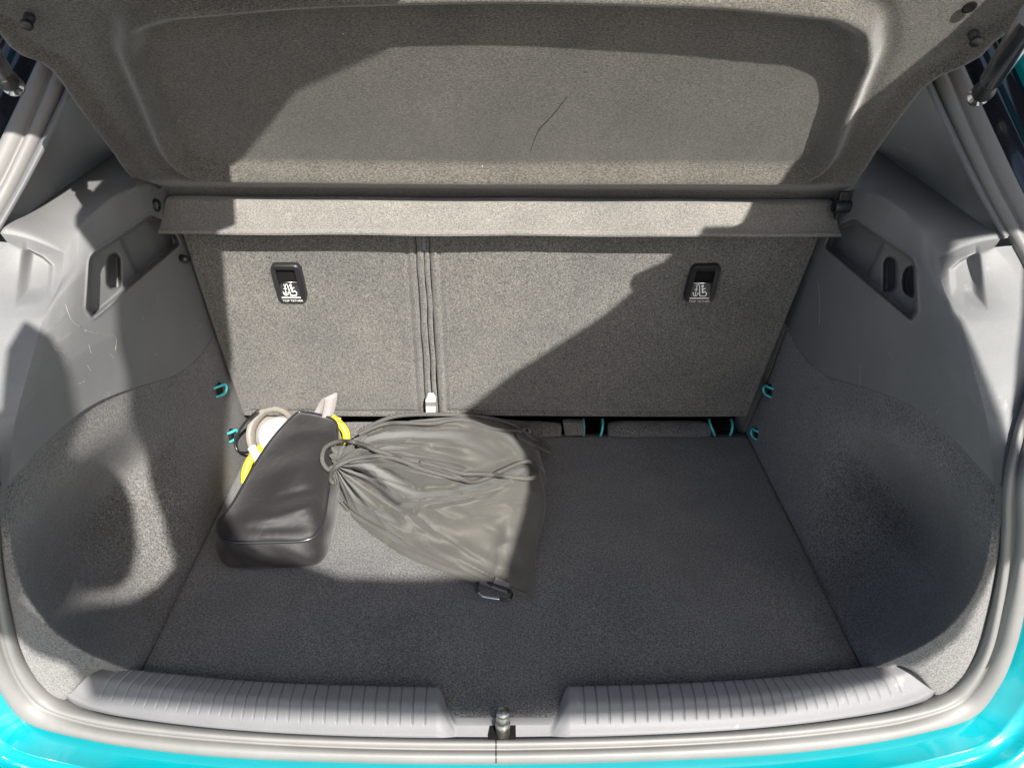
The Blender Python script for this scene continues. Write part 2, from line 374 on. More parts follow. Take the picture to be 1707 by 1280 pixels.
# jambs and turquoise body edge beside the upper opening
for sgn in (1, -1):
    sel = (FO[:, 2] > .31) & (FO[:, 0]*sgn > .1)
    P = FO[sel]; A = acr[sel]; N = nrm[sel]
    if sgn < 0: P, A, N = P[::-1], A[::-1], N[::-1]
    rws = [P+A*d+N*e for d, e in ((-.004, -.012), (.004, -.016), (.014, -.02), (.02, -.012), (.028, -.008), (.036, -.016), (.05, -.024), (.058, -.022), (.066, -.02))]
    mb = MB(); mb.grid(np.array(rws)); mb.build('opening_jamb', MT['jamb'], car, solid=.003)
    rws = [P+A*d+N*e+np.array([0, f, 0]) for d, e, f in ((.066, -.0205, 0), (.069, -.010, 0), (.074, -.006, 0), (.079, -.009, 0), (.081, -.016, .01), (.078, -.03, .06))]
    mb = MB(); mb.grid(np.array(rws)); mb.build('body_edge', MT['paint'], car)
    rws = [P+A*d+N*e+np.array([0, f, 0]) for d, e, f in ((.077, -.031, .06), (.07, -.05, .3), (.06, -.05, .8), (.06, -.05, 1.6))]
    mb = MB(); mb.grid(np.array(rws)); mb.build('inner_side', MT['trim'], car)

# ------------------------------------------------------------------ side linings (right side is drawn, left side mirrored)
BND = [(1312,545),(1330,580),(1352,606),(1385,629),(1415,638),(1455,650),(1500,667),(1540,690),(1585,728),(1625,770),(1657,806)]
XB = [.504,.508,.512,.517,.521,.526,.531,.536,.542,.549,.557]
nB, nV = 170, 150
bndp = catmull(BND, nB); xbnd = np.interp(np.linspace(0, 1, nB), np.linspace(0, 1, len(XB)), XB)
FLOORE = [(1236,733),(1275,803),(1315,880),(1360,966),(1400,1043),(1440,1119)]
RIM = [(1440,1119),(1495,1096),(1540,1074),(1585,1041),(1620,996),(1641,945),(1653,890),(1657,840),(1657,806)]
CORN = [(1236,733),(1256,690),(1277,640),(1295,592),(1312,545)]
b_ = catmull(FLOORE, nB); t_ = bndp; l_ = catmull(CORN, nV); r_ = catmull(RIM, nV)
PX = coons(b_, t_, l_, r_)
XF = field(np.array([[.4985,.499,.499,.4995,.500,.500,.500],
                     [.500,.503,.513,.538,.562,.556,.522],
                     [.502,.507,.526,.575,.608,.602,.552],
                     [.503,.509,.533,.596,.638,.626,.560],
                     [.504,.510,.522,.538,.556,.570,.561],
                     [.505,.513,.521,.530,.540,.552,.563]]), nV, nB)
XF[-1] = xbnd+.0025
vv = np.linspace(0, 1, nV)[:, None]
XF = XF+(xbnd+.0025-XF[-1])[None]*vv**10
def unx(PXg, Xg):
    r = ((PXg[..., 0]-853.5)/FPX)[..., None]*rt-((PXg[..., 1]-640)/FPX)[..., None]*up+fw
    return CAM+r*((Xg-CAM[0])/r[..., 0])[..., None]
CP = unx(PX, XF)
carp = MB(); carp.grid(CP); carp.grid(np.array([CP[:, 0], CP[:, 0]+np.array([.004, .12, 0])]))
# flange carpet between the rim and the seal / sill end
rim3 = CP[:, -1]
SE = [(1440,1119),(1500,1113),(1522,1107),(1545,1132),(1565,1165),(1599,1137),(1629,1086),(1647,1022),(1662,942),(1668,882),(1667,806)]
se = [UZ((1440,1119), -.003), UZ((1500,1113), .004), UZ((1522,1107), .006), UZ((1545,1132), .004), Uo((1566,1166), .02)]+[Uo(p, .014) for p in SE[5:-1]]+[Uo((1670,806), .016)]
se3 = catmull(se, nV)
rimr = catmull(rim3, nV)
fl = np.array([rimr*(1-t)+se3*t+np.array([0, -1, .3])*.004*math.sin(math.pi*t) for t in np.linspace(0, 1, 14)])
flange = MB(); flange.grid(fl); flange.grid(np.array([se3, se3+np.array([.03, .006, 0]), se3+np.array([.05, .02, 0])]))

# upper plastic lining
TED = [(1410,322),(1433,316),(1482,334),(1530,374),(1552,405),(1566,430)]
XT = [.517,.520,.527,.537,.546,.552]
NED = [(1566,430),(1574,480),(1600,533),(1616,590),(1631,645),(1646,705),(1652,755),(1657,806)]
XN = [.552,.545,.540,.539,.540,.543,.550,.557]
FED = [(1312,545),(1336,478),(1364,402),(1385,360),(1410,322)]
XFe = [.504,.504,.505,.508,.517]
nP = 190
tp = catmull(TED, nB); npx = catmull(NED, nP); fp = catmull(FED, nP)
li = lambda X, n: np.interp(np.linspace(0, 1, n), np.linspace(0, 1, len(X)), X)
PX1 = coons(bndp, tp, fp, npx[::-1])
def coons1(b, t, l, r):
    u = np.linspace(0, 1, len(b))[None]; v = np.linspace(0, 1, len(l))[:, None]
    return (1-v)*b[None]+v*t[None]+(1-u)*l[:, None]+u*r[:, None]-((1-u)*(1-v)*b[0]+u*(1-v)*b[-1]+(1-u)*v*t[0]+u*v*t[-1])
X1 = coons1(xbnd, li(XT, nB), li(XFe, nP), li(XN, nP)[::-1])
# handle bay: a recess with a deeper step, and two finger holes
BAY = roundpoly([(1374,412),(1393,378),(1424,364),(1478,402),(1524,432),(1529,518),(1518,534)], .22)
sb = sdf(PX1, BAY); X1 = X1-.0018*np.exp(-((sb+1.6)/1.5)**2)
X1 = X1+.020*sm(-.5, 4.5, sb)
HOLE1 = roundpoly([(1474,437),(1481,428),(1492,431),(1495,440),(1494,478),(1488,486),(1473,487)], .3)
HOLE2 = roundpoly([(1506,458),(1512,447),(1523,442),(1526,442),(1526,494),(1518,495),(1507,487),(1505,472)], .3)
STEP = np.array([(1380,380),(1425,360),(1478,400),(1447,466),(1380,430)])
X1 = X1+.006*sm(0, 5, np.minimum(sdf(PX1, STEP), sb))
X1 = X1+.022*sm(-1, 3.0, sdf(PX1, HOLE1))
X1L = X1.copy(); X1 = X1+.022*sm(-1, 3.0, sdf(PX1, HOLE2))
P1, P1L = unx(PX1, X1), unx(PX1, X1L)
# rear facing part of the lining, with the dimple
SI = [(1658,412),(1688,445),(1713,500),(1720,545),(1716,590),(1697,650),(1681,715),(1671,765),(1667,806)]
si3 = catmull([Uo(p, .016) for p in SI], nP)
n3 = P1[::-1, -1]
n3b = catmull(n3, nP)
nW = 90
G2 = np.array([n3*(1-t)+si3*t for t in np.linspace(0, 1, nW)])
G2 = G2+np.array([0, -1, .0])*(.012*np.sin(np.pi*np.linspace(0, 1, nW))[:, None, None])*np.ones((1, nP, 1))
q2 = proj(G2)
DIM = [(1583,450),(1600,436),(1632,420),(1644,514),(1608,508),(1588,494)]
sd2 = sdf(q2, DIM)
slant = np.clip((q2[..., 0]-1562)/70, 0, 1)
G2 = G2+np.array([.25, 1, 0])*(.021*sm(-3, 13, sd2)*(.4+.6*slant))[..., None]
# ledge on top and its seam with the upper quarter panel
SEAM = [(1440,236),(1484,266),(1540,305),(1600,348),(1648,382),(1672,400)]
sm3 = [UZ((1440,236), .565), UZ((1484,266), .565), UZ((1540,305), .5645), UZ((1600,348), .564), Uo((1650,384), .03), Uo((1668,398), .02)]
seam3 = catmull(sm3, nB)
t3 = P1[-1, :]
G3 = []
for i, t in enumerate(np.linspace(0, 1, 50)):
    c = t3*(1-t)+seam3*t
    G3.append(c+np.array([0, 0, 1])*.005*math.sin(math.pi*t)**.8)
G3 = np.array(G3)
# strip closing between seam end and face top
top2 = G2[:, 0]
g3e = catmull(G3[:, -1], nW); G4 = np.array([top2*(1-t)+g3e*t for t in np.linspace(0, 1, 12)])
G5 = np.array([si3, si3+np.array([.03, .006, 0]), si3+np.array([.06, .02, 0])]); G6 = np.array([[seam3[-1], si3[0]], [seam3[-1]+np.array([.03, .03, 0]), si3[0]+np.array([.02, .03, 0])]])
trim, trimL = MB(), MB()
for G in (P1, G2, G3, G4, G5, G6): trim.grid(G)
for G in (P1L, G2, G3, G4, G5, G6): trimL.grid(G)
trimL.grid(np.array([P1[:, 0], P1[:, 0]+np.array([.004, .12, 0])]))
trim.grid(np.array([P1[:, 0], P1[:, 0]+np.array([.004, .12, 0])]))
# upper quarter panel
LIP = [(1505,60),(1545,150),(1580,225),(1620,305),(1650,360),(1672,398)]
lip3 = catmull([Uo(p, .016) for p in LIP], 80)
s80 = catmull(sm3, 80)
far3 = np.array([.60, 1.27, .565]); 
lo80 = catmull([UZ((1456,247), .568)]+sm3[1:], 80)
uq = []
for t in np.linspace(0, 1, 30):
    uq.append(lo80*(1-t)+lip3*t+np.array([1, 0, .2])*.010*math.sin(math.pi*t))
quarter = MB(); quarter.grid(np.array(uq))
# moulded edge strip that tucks under the seal
es = []
lp2 = catmull([Uo(p, .014) for p in LIP], 80); ii2 = catmull([Uo((p[0]+12, p[1]-6), .012) for p in LIP], 80)
nq = np.array([-.5, -.8, .3])
for t in np.linspace(0, 1, 9): es.append(lp2*(1-t)+ii2*t+nq*.006*math.sin(math.pi*t))
edge = MB(); edge.grid(np.array(es))
for side in (1, -1):
    f_ = (lambda m: m) if side > 0 else (lambda m: m.mirror())
    f_(carp).build('carpet_lining', MT['lining'], car, solid=.003, relax=2)
    f_(flange).build('lining_flange', MT['lining'], car, relax=1)
    tr = f_(trim if side > 0 else trimL).build('side_trim', MT['trim'], car, weld=.0004, relax=3)
    f_(quarter).build('quarter_panel', MT['trim'], car)
    f_(edge).build('pillar_moulding', MT['sill'], car)
    # hook tab in the handle bay
    hk = MB(); a0, a1 = UX((1466,441), .553), UX((1466,487), .551); b0, b1 = UX((1473,438), .553), UX((1473,486), .551)
    hk.prism([a0, b0, b1, a1], (.022, 0, 0)); f_(hk).build('bag_hook', MT['trim'], tr, bevel=.0012, smooth=False)
    for H, xx in (((HOLE1, .577), (HOLE2, .585)) if side > 0 else ((HOLE1, .577),)):
        hm = MB(); c = H.mean(0); hm.add([UX(c+(p-c)*.86, xx) for p in H], [tuple(range(len(H)))]); f_(hm).build('finger_hole', MT['black'], tr)
SCUFF = {1: [[(1362,468),(1366,500),(1366,540)],[(1430,655),(1434,640),(1433,610)],[(1460,500),(1463,510)],[(1566,470),(1578,462)],[(1550,675),(1565,680),(1560,690)],[(1610,715),(1630,728),(1640,735)],[(1480,585),(1487,600)],[(1340,512),(1352,522)]],
         -1: [[(108,505),(120,535),(135,545)],[(140,550),(165,556),(192,562),(192,585)],[(148,575),(152,590)],[(264,488),(263,505)],[(236,520),(240,532),(250,528)],[(92,582),(110,588)],[(145,610),(152,620)],[(130,640),(142,636)],[(182,590),(190,596)]]}
pale = simple('scuffed_plastic', (.2, .2, .198), .7, 0, .3, 0, .3, 400)
for sg, LL in SCUFF.items():
    src = trim if sg > 0 else trimL.mirror(); bv = BVHTree.FromPolygons(src.v, src.f); tr = [o for o in car.children if o.name.startswith('side_trim')][0 if sg > 0 else 1]
    mbs = MB()
    for L_ in LL:
        q = []
        for p in catmull(np.array(L_)+rng.normal(0, .6, (len(L_), 2)), 16):
            r = ray(p); r = r/np.linalg.norm(r); h_ = bv.ray_cast(Vector(CAM), Vector(r))
            if h_[0]: q.append(np.array(h_[0])+r*.0002)
        if len(q) > 3: mbs.tube(np.array(q), .0004*np.abs(np.sin(np.linspace(.2, 2.9, len(q))*1.7))+.0002, 5)
    mbs.build('scuff_mark', pale, tr)['kind'] = 'stuff'
# turquoise wire loops on the linings and screws near the seat
def wire(px, xa, name='anchor_loop'):
    pass
for (pa, sgn) in (((1284,650), 1), ((1263,722), 1), ((365,648), -1), ((384,724), -1)):
    q = UX(pa, .503*sgn); i = -sgn
    L = [q+np.array([i*-.004, -.012, .008]), q+np.array([i*.006, -.004, .0085]), q+np.array([i*.010, .004, .007]), q+np.array([i*.011, .007, -.001]), q+np.array([i*.009, .003, -.008]), q+np.array([i*.006, -.004, -.0095]), q+np.array([i*-.004, -.012, -.0095])]
    mb = MB(); mb.tube(catmull(L, 26), .0024, 8); hk_ = mb.build('anchor_loop', MT['hook'], car)
    mb = MB(); mb.lathe([(0, .0015), (.008, .0015), (.011, .0008), (.012, -.002)], q+np.array([i*.002, 0, -.001]), (i, 0, 0), 24); mb.build('dimple_shade_disc', MT['crease'], hk_)  # dark disc put in for the shade of a shallow dimple
for pa, sgn in (((1343,432), 1), ((308,430), -1)):
    q = UX(pa, .500*sgn); mb = MB(); mb.tube([q+np.array([.006*sgn, .0, 0]), q+np.array([-.006*sgn, -.004, -.002])], .006, 10); mb.build('trim_clip', MT['black'], car)

# ------------------------------------------------------------------ boot floor board
fb = MB(); nx, ny = 120, 30
xs = np.linspace(-.4975, .4975, nx)
G = []
for t in np.linspace(0, 1, ny):
    row = []
    for x in xs:
        hz_ = float(sm(.06, .088, abs(x))); yn = .645*(1-hz_)+(.700+.034*(abs(x)/.5)**2)*hz_-.022*hz_; yf = 1.300; y = yn+(yf-yn)*t
        row.append((x, y, .0008*math.sin(9*x+4*y)*math.sin(6*y)))
    G.append(row)
fb.grid(np.array(G))
tag(fb.build('boot_floor', MT['floor'], None, solid=.012), 'flat dark grey carpeted floor board of the boot', 'floor board')
# tray below, closing the gaps beside and behind the board
tb = MB(); tb.box((0, 1.04, -.06), 1.16, .72, .02); tb.box((0, 1.40, .10), 1.2, .02, .5); tb.build('boot_well', MT['dark'], car, smooth=False)

# ------------------------------------------------------------------ load sill
sx = np.linspace(-.60, .60, 2001)
inn = FI[(FI[:, 2] < .09)]; o_ = np.argsort(inn[:, 0]); inn = inn[o_]
Yf = np.interp(sx, inn[:, 0], inn[:, 1]); Zf = np.interp(sx, inn[:, 0], inn[:, 2])
ax_ = np.abs(sx)
notch = 1-sm(.060, .088, np.abs(sx+.002))
endY = .686+.022*(ax_/.5)**2
Yb = endY*(1-notch)+(.643)*notch
hump = (1-notch)
H = .020*hump
endz = np.interp(ax_, [.4, .6], [0, .012])
pr = [(0, -.014), (.03, -.002), (.08, .58), (.13, .87), (.20, .96), (.34, 1.0), (.48, 1.01), (.55, .96), (.61, .85), (.74, .52), (.87, .18), (.95, -.1), (1.0, -.3), (1.0, -.8)]
rows = []
tt = np.array([p[0] for p in pr]); hh = np.array([p[1] for p in pr])
t2 = np.linspace(0, 1, 60); cc = catpar(np.stack([tt, hh], -1), 60)
groove = np.zeros_like(sx)
for k in range(29):
    gx = .1035+.0163*k
    for s_ in (1, -1): groove += np.exp(-((sx-s_*gx)/.0011)**2)
for t, hgt in cc:
    zb = .0*(1-t)+(Zf+.004)*t
    z = zb+H*hgt+endz*(1-t)*.4
    gr = groove*.0022*float(sm(.05, .12, t)*(1-sm(.78, .86, t)))
    z = z-gr-notch*(.012*float(sm(.0, .1, t)))
    rows.append(np.stack([sx+np.sign(sx)*0*t, Yb*(1-t)+(Yf+.002)*t, z], -1))
G = np.array(rows)
# slanted ends: squeeze x so that the back edge is shorter than the front edge
t = np.clip(cc[:, 0], 0, 1)[:, None]
lim = .545*(1-t)+.580*t
G[..., 0] = sx[None]*lim/.60*1.0
# keep grooves and notch where they are near the middle
G[..., 0] = np.where(np.abs(sx)[None] < .5, sx[None]*(1-.0*t)*(lim/.60*sm(.2, .5, np.abs(sx))[None]+(1-sm(.2, .5, np.abs(sx)))[None]), G[..., 0])
mb = MB(); mb.grid(G); sill = mb.build('load_sill', MT['sill'], car, solid=.004)
# striker pin in the notch
c = UZ((838,1222), -.012); c[0] += 0
pin = MB(); pin.lathe([(.0, -.01), (.0088, -.01), (.0088, .016), (.0095, .018), (.0095, .022), (.0075, .0235), (.0072, .029), (.0086, .0305), (.0088, .038), (.0070, .0395), (.0070, .041), (.0084, .042), (.0084, .046), (.006, .0485), (0, .049)], c, (0, -.05, 1), 28)
pin.build('striker_pin', MT['steel'], car)
sl = MB(); sl.box(c+np.array([0.0, .004, -.0035]), .034, .018, .006); sl.build('striker_slot', MT['dark'], sill, smooth=False)

# ------------------------------------------------------------------ rear seat backrests
LEAN = .2
sb0 = np.array([0, 1.25, 0]); sup = np.array([0, -math.sin(LEAN), math.cos(LEAN)]); sn = np.array([0, -math.cos(LEAN), -math.sin(LEAN)])
def US(p, off=0):
    return U(p, sn, sn@sb0+off)
def seat(poly, name):
    """poly: px corners (tl, tr, br, bl) on the seat plane -> rounded slab"""
    P = np.array([US(p) for p in poly]); n = 70
    u = np.linspace(0, 1, n); G = []
    w_ = np.linalg.norm(P[1]-P[0]); h_ = np.linalg.norm(P[3]-P[0])
    for v in np.linspace(0, 1, n):
        l = P[0]*(1-v)+P[3]*v; r = P[1]*(1-v)+P[2]*v; G.append(l[None]*(1-u[:, None])+r[None]*u[:, None])
    G = np.array(G)
    du = np.minimum(u, 1-u)*w_; dv = np.minimum(np.linspace(0, 1, n), 1-np.linspace(0, 1, n))*h_
    return P, G, du, dv
def seat_mesh(poly):
    P = np.array([US(p) for p in poly]); w_ = np.linalg.norm(P[1]-P[0]); h_ = np.linalg.norm(P[3]-P[0])
    def knots(L):
        a = np.array([0, .0015, .004, .008, .012, .015, .018, .022, .026])
        return np.r_[a, np.linspace(.04, L-.04, 24), L-a[::-1]]/L
    ku, kv = knots(w_), knots(h_)
    def prof(d):   # rolled edge, then a stitched dip, then the flat of the seat
        r = .010
        a = np.where(d < r, np.sqrt(np.maximum(0, r*r-(r-np.minimum(d, r))**2))-r, 0)
        return a+.0015*np.exp(-((d-.009)/.004)**2)-.0055*np.exp(-((d-.0165)/.0026)**2)
    G = np.zeros((len(kv), len(ku), 3))
    for j, v in enumerate(kv):
        l = P[0]*(1-v)+P[3]*v; r = P[1]*(1-v)+P[2]*v
        for i, u in enumerate(ku):
            d = min(min(u, 1-u)*w_, min(v, 1-v)*h_)
            G[j, i] = l*(1-u)+r*u+sn*(float(prof(np.array(d)))+.0018*math.sin(5*u+1)*math.sin(4*v))
    mb = MB(); mb.grid(G)
    # edge returns
    for E in (G[0], G[-1], G[:, 0], G[:, -1]): mb.grid(np.array([E, E-sn*.06]))
    return mb
sL = seat_mesh([(295,372),(692,372),(711,697),(404,697)]).build('seat_backrest', MT['seat'], car, weld=.0002)
sL['label'] = 'narrow left part of the split rear backrest'
sR = seat_mesh([(712,372),(1377,376),(1246,697),(731,697)]).build('seat_backrest', MT['seat'], car, weld=.0002)
for (p0, p1, r_, par_) in (((697.5,370), (716.5,697), .0056, sL), ((708.5,370), (727,697), .0042, sR)):
    a_, b_2 = US(p0, -.002), US(p1, -.002); q = np.array([a_*(1-t)+b_2*t+np.array([.0006*math.sin(22*t), 0, 0]) for t in np.linspace(0, 1, 60)])
    mb = MB(); mb.tube(q, r_*(1+.05*np.sin(np.linspace(0, 40, 60))), 14); mb.build('edge_piping', MT['seat'], par_)
sR['label'] = 'wide right part of the split rear backrest'
# child seat tether brackets
def text_mesh(s, size, ext=.0003):
    cu = bpy.data.curves.new('t', 'FONT'); cu.body = s; cu.size = size; cu.align_x = 'CENTER'; cu.extrude = ext; cu.offset = 0
    o = bpy.data.objects.new('t', cu); COL.objects.link(o); bpy.context.view_layer.update()
    me = bpy.data.meshes.new_from_object(o.evaluated_get(bpy.context.evaluated_depsgraph_get()))
    V = [tuple(v.co) for v in me.vertices]; F = [tuple(p.vertices) for p in me.polygons]
    bpy.data.objects.remove(o); bpy.data.curves.remove(cu); bpy.data.meshes.remove(me); return V, F
def tether(corn, par, mirror, lab):
    """corn: px of surround corners tl, tr, br, bl"""
    Q = np.array([US(p, .0) for p in corn])
    def at(u, v, d=0): return (Q[0]*(1-u)+Q[1]*u)*(1-v)+(Q[3]*(1-u)+Q[2]*u)*v+sn*d
    ring = roundpoly([(0, 0), (1, 0), (1, 1), (0, 1)], .2, 7)
    HU0, HU1, HV0, HV1 = .17, .80, .12, .86
    hole = roundpoly([(HU0, HV0), (HU1, HV0), (HU1, HV1), (HU0, HV1)], .08, 7)
    mb = MB()
    mb.grid(np.array([[at(*p, -.002) for p in ring], [at(*p, .008) for p in ring], [at(*(p*.95+.025), .0105) for p in ring], [at(*hole[i], .0095) for i in range(len(ring))], [at(*hole[i], .002) for i in range(len(hole))]]), closeu=True)
    fr = mb.build('tether_surround', MT['black'], par, angle=35)
    bk = MB(); bk.add([at(*h, .0025) for h in hole], [tuple(range(len(hole)))]); bk.build('tether_recess', MT['dark'], par)
    # sloping printed plate in the lower half of the bay
    pl = MB(); pl.prism([at(HU0, .50, .0035), at(HU1, .50, .0035), at(HU1+.01, .875, .0108), at(HU0-.01, .875, .0108)], -sn*.0015)
    pl.build('tether_plate', MT['black'], par, smooth=False)
    mb = MB(); mb.tube([at(HU0, .46, .0085), at(HU1, .46, .0085)], .0012, 10); mb.build('tether_bar', MT['chrome'], par)
    def pp(u, v):  # on the plate
        return at(HU0+(HU1-HU0)*u, .50+.375*v, .0035+.0073*v+.0005)
    fx = (lambda u: u)
    em = MB()
    em.prism([pp(0, .93), pp(1, .93), pp(1, .99), pp(0, .99)], sn*.0002)
    def bar(a, b, wd):
        a, b = np.array(a), np.array(b); d = b-a; n_ = np.array([-d[1], d[0]])/np.linalg.norm(d)*wd*.36
        em.prism([pp(*(a+n_)), pp(*(b+n_)), pp(*(b-n_)), pp(*(a-n_))], sn*.0002)
    # anchor
    bar((.26, .22), (.26, .82), .05); bar((.17, .40), (.35, .40), .05)
    arc = [(.26+.13*math.cos(a), .62+.2*math.sin(a)) for a in np.linspace(.1, math.pi-.1, 9)]
    for a, b in zip(arc, arc[1:]): bar(a, b, .05)
    bar((.10, .60), (.17, .66), .05); bar((.42, .60), (.35, .66), .05)
    cir = [(.26+.05*math.cos(a), .16+.07*math.sin(a)) for a in np.linspace(0, 2*math.pi, 10)]
    for a, b in zip(cir, cir[1:]): bar(a, b, .035)
    # seat shell and sitting child
    for a, b in zip([(.32, .05), (.40, .18), (.50, .82), (.80, .82), (.83, .62)], [(.40, .18), (.50, .82), (.80, .82), (.83, .62), (.76, .58)]): bar(a, b, .06)
    cir = [(.56+.06*math.cos(a), .20+.09*math.sin(a)) for a in np.linspace(0, 2*math.pi, 12, endpoint=False)]
    em.prism([pp(*c_) for c_ in cir], sn*.0002)
    bar((.57, .32), (.62, .62), .10); bar((.60, .62), (.76, .52), .08); bar((.60, .38), (.74, .34), .07)
    em.build('tether_symbol', MT['print'], par, smooth=False)
    V, F = text_mesh('TOP TETHER', .0075)
    ex = Q[2]-Q[3]; ex /= np.linalg.norm(ex); ey = np.cross(sn, ex); ey = ey if ey[2] > 0 else -ey
    o = at(.51, .975, .0106); wmax = max(v[0] for v in V)-min(v[0] for v in V); k = .68*np.linalg.norm(Q[2]-Q[3])/wmax
    mb = MB(); mb.add([o+ex*v[0]*k+ey*v[1]*k*.8+sn*v[2]*.4 for v in V], F); mb.build('tether_lettering', MT['print'], par, smooth=False)
tether([(450,437),(501,437),(515,498),(466,498)], sL, False, '')
tether([(1153,439),(1203,439),(1188,499),(1137,499)], sR, True, '')
# release tab between the backrests
tbm = MB(); a = [US(p, .018) for p in ((710,690),(726,690),(726,668),(722,662),(713,662),(709,668))]
tbm.prism(a, -sn*.012); tb_ = tbm.build('release_tab', MT['white'], car, bevel=.001, smooth=False)
tb2 = MB(); tb2.prism([US(p, .0192) for p in ((709.5,677),(726.5,677),(726.5,670.5),(709.5,670.5))], -sn*.014); tb2.build('tab_band', MT['taupe'], tb_, smooth=False)
# roll of carpet and loops in the gap under the seat
rb = MB()
def gapbar(x0, x1, r=.019):
    P = [UY((x, 716), 1.305) for x in np.linspace(x0, x1, 12)]
    m = MB(); rr = r*np.array([.75, .95]+[1]*8+[.95, .75]); m.tube(P, rr, 14); m.build('seat_base_roll', MT['floor'], car)
gapbar(1013, 1183); gapbar(560, 935)
vb = MB(); c = [UY(p, 1.284) for p in ((938,704),(973,704),(975,726),(942,727))]; vb.prism(c, (0, .012, 0)); vb.build('velcro_patch', MT['lining'], car, smooth=False, bevel=.002)
for x0, lean_ in ((973, 0), (1003, -2), (1188, 4), (1219, -2)):
    a, b = UY((x0+lean_*-1, 707), 1.295), UY((x0+lean_, 726), 1.288)
    mb = MB(); mb.tube(catmull([a+np.array([0, .012, .004]), a, (a+b)/2+np.array([0, -.004, 0]), b], 16), .0026, 8); mb.build('anchor_loop', MT['hook'], car)

# ------------------------------------------------------------------ parcel shelf
shelf = thing('parcel_shelf', (0, 1.13, .53), 'raised felt covered parcel shelf with recessed panel, tilted up on its hinges', 'parcel shelf')
SL = rad(55)
h0 = np.array([0, 1.15, .529]); hs = np.array([0, -math.cos(SL), math.sin(SL)]); hn = np.array([0, -math.sin(SL), -math.cos(SL)])
def UH(p, off=0): return U(p, hn, hn@h0+off)
def avg(p): return p
EDGER = [(1404,338),(1420,318),(1433,285),(1460,240),(1495,190),(1535,138),(1563,117),(1598,103),(1632,84),(1655,60),(1690,36),(1725,14),(1740,-60),(1745,-160)]
EDGEL = [(252,334),(236,322),(225,303),(194,250),(159,203),(131,166),(106,128),(88,106),(72,94),(41,83),(19,67),(2,44),(-30,24),(-45,-60),(-50,-160)]
def edge_sx(E):
    e3 = np.array([UH(p) for p in E]); return (e3-h0)@hs, e3[:, 0]
eRs, eRx = edge_sx(EDGER); eLs, eLx = edge_sx(EDGEL)
smax = min(eRs[-1], eLs[-1])
# recess outline in the shelf plane
RP = [(290,293),(1374,298),(1458,84),(1454,30),(1404,2),(1200,-20),(850,-28),(500,-20),(270,0),(208,22),(201,74)]
rp3 = np.array([UH(p) for p in RP]); rp2 = np.stack([rp3[:, 0], (rp3-h0)@hs], -1)
rp2 = roundpoly(rp2, .3, 6)
nu, nv = 260, 170
su = np.r_[-.03, -.015, np.linspace(0, smax, nv-2)]; G = []
for s_ in su:
    xl, xr = float(np.interp(s_, eLs, eLx)), float(np.interp(s_, eRs, eRx))
    G.append(np.stack([np.linspace(xl, xr, nu), np.full(nu, s_)], -1))
G = np.array(G)
d = sdf(G, rp2)
dep = .019*np.exp(-(np.abs(d-.009)/.0118)**2.6) - .004*sm(.006, .020, d) - .003*np.exp(-((d+.016)/.010)**2)
de = np.minimum(G[..., 0]-G[:, :1, 0], G[:, -1:, 0]-G[..., 0])
dep = dep+.010*(1-sm(0.0, .026, de)) * sm(.02, .1, G[..., 1])      # turned rim along the sides
dep = dep-.020*(1-sm(-.004, .046, G[..., 1]))
dep = dep+.0018*np.sin(9*G[..., 0]+2)*np.sin(11*G[..., 1])
P = h0+G[..., :1]*np.array([1, 0, 0])+G[..., 1:]*hs+dep[..., None]*hn
mb = MB(); mb.grid(P)
board = mb.build('shelf_board', MT['shelf'], shelf, solid=.006)
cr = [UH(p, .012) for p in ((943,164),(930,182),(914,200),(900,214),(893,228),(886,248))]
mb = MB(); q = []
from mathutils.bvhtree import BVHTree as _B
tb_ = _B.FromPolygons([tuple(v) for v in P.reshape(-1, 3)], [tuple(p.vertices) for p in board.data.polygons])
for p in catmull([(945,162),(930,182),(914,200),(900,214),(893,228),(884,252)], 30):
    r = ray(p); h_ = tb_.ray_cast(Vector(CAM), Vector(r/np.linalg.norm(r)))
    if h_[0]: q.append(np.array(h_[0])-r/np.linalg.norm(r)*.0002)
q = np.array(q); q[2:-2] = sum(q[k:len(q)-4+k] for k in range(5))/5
mb.tube(np.array(q), .0006*np.sin(np.linspace(.25, 3.0, len(q)))**.5, 6); mb.build('crease_shade_line', MT['crease'], shelf)  # thin dark strand laid on the felt as the shade of a fold
# front strip: folded band below the hinge line
xa = np.linspace(-1, 1, 60); G = []
PRF = [(1.19, .513), (1.170, .5265), (1.152, .5285), (1.145, .527), (1.141, .5235), (1.122, .5045), (1.112, .4965), (1.1095, .495), (1.1045, .4945), (1.1025, .492), (1.104, .4897), (1.110, .4892), (1.19, .490)]
PRF = catpar(np.array(PRF), 50)
for y, z in PRF:
    hw = .505+ (.537-z)*.10
    G.append(np.stack([xa*hw-.004, np.full(60, y)+.0008*np.sin(xa*9), np.full(60, z)+.0006*np.sin(xa*13+1)], -1))
G = np.array(G)
mb = MB(); mb.grid(G)
for k in (0, -1): 
    E = G[:, k]; mb.add(list(E), [tuple(range(len(E)))])
mb.build('front_strip', MT['strip'], shelf, weld=.0001)
for pa, sg in (((250,342), -1), ((1403,345), 1)):
    c = UY(pa, 1.118)
    mb = MB(); mb.lathe([(0, -.013), (.0085, -.013), (.0095, -.012), (.0095, .011), (.009, .0125), (.0072, .0128), (.0068, .006), (0, .006)], c, (-sg, -.12, 0), 26)
    hg = mb.build('hinge_pin', MT['black'], shelf, angle=40)
    mb = MB(); mb.box(c+np.array([sg*.002, .004, .012]), .016, .008, .02); mb.box(c+np.array([-sg*.001, .004, -.014]), .007, .006, .012); mb.build('hinge_bracket', MT['black'], shelf, smooth=False, bevel=.001)
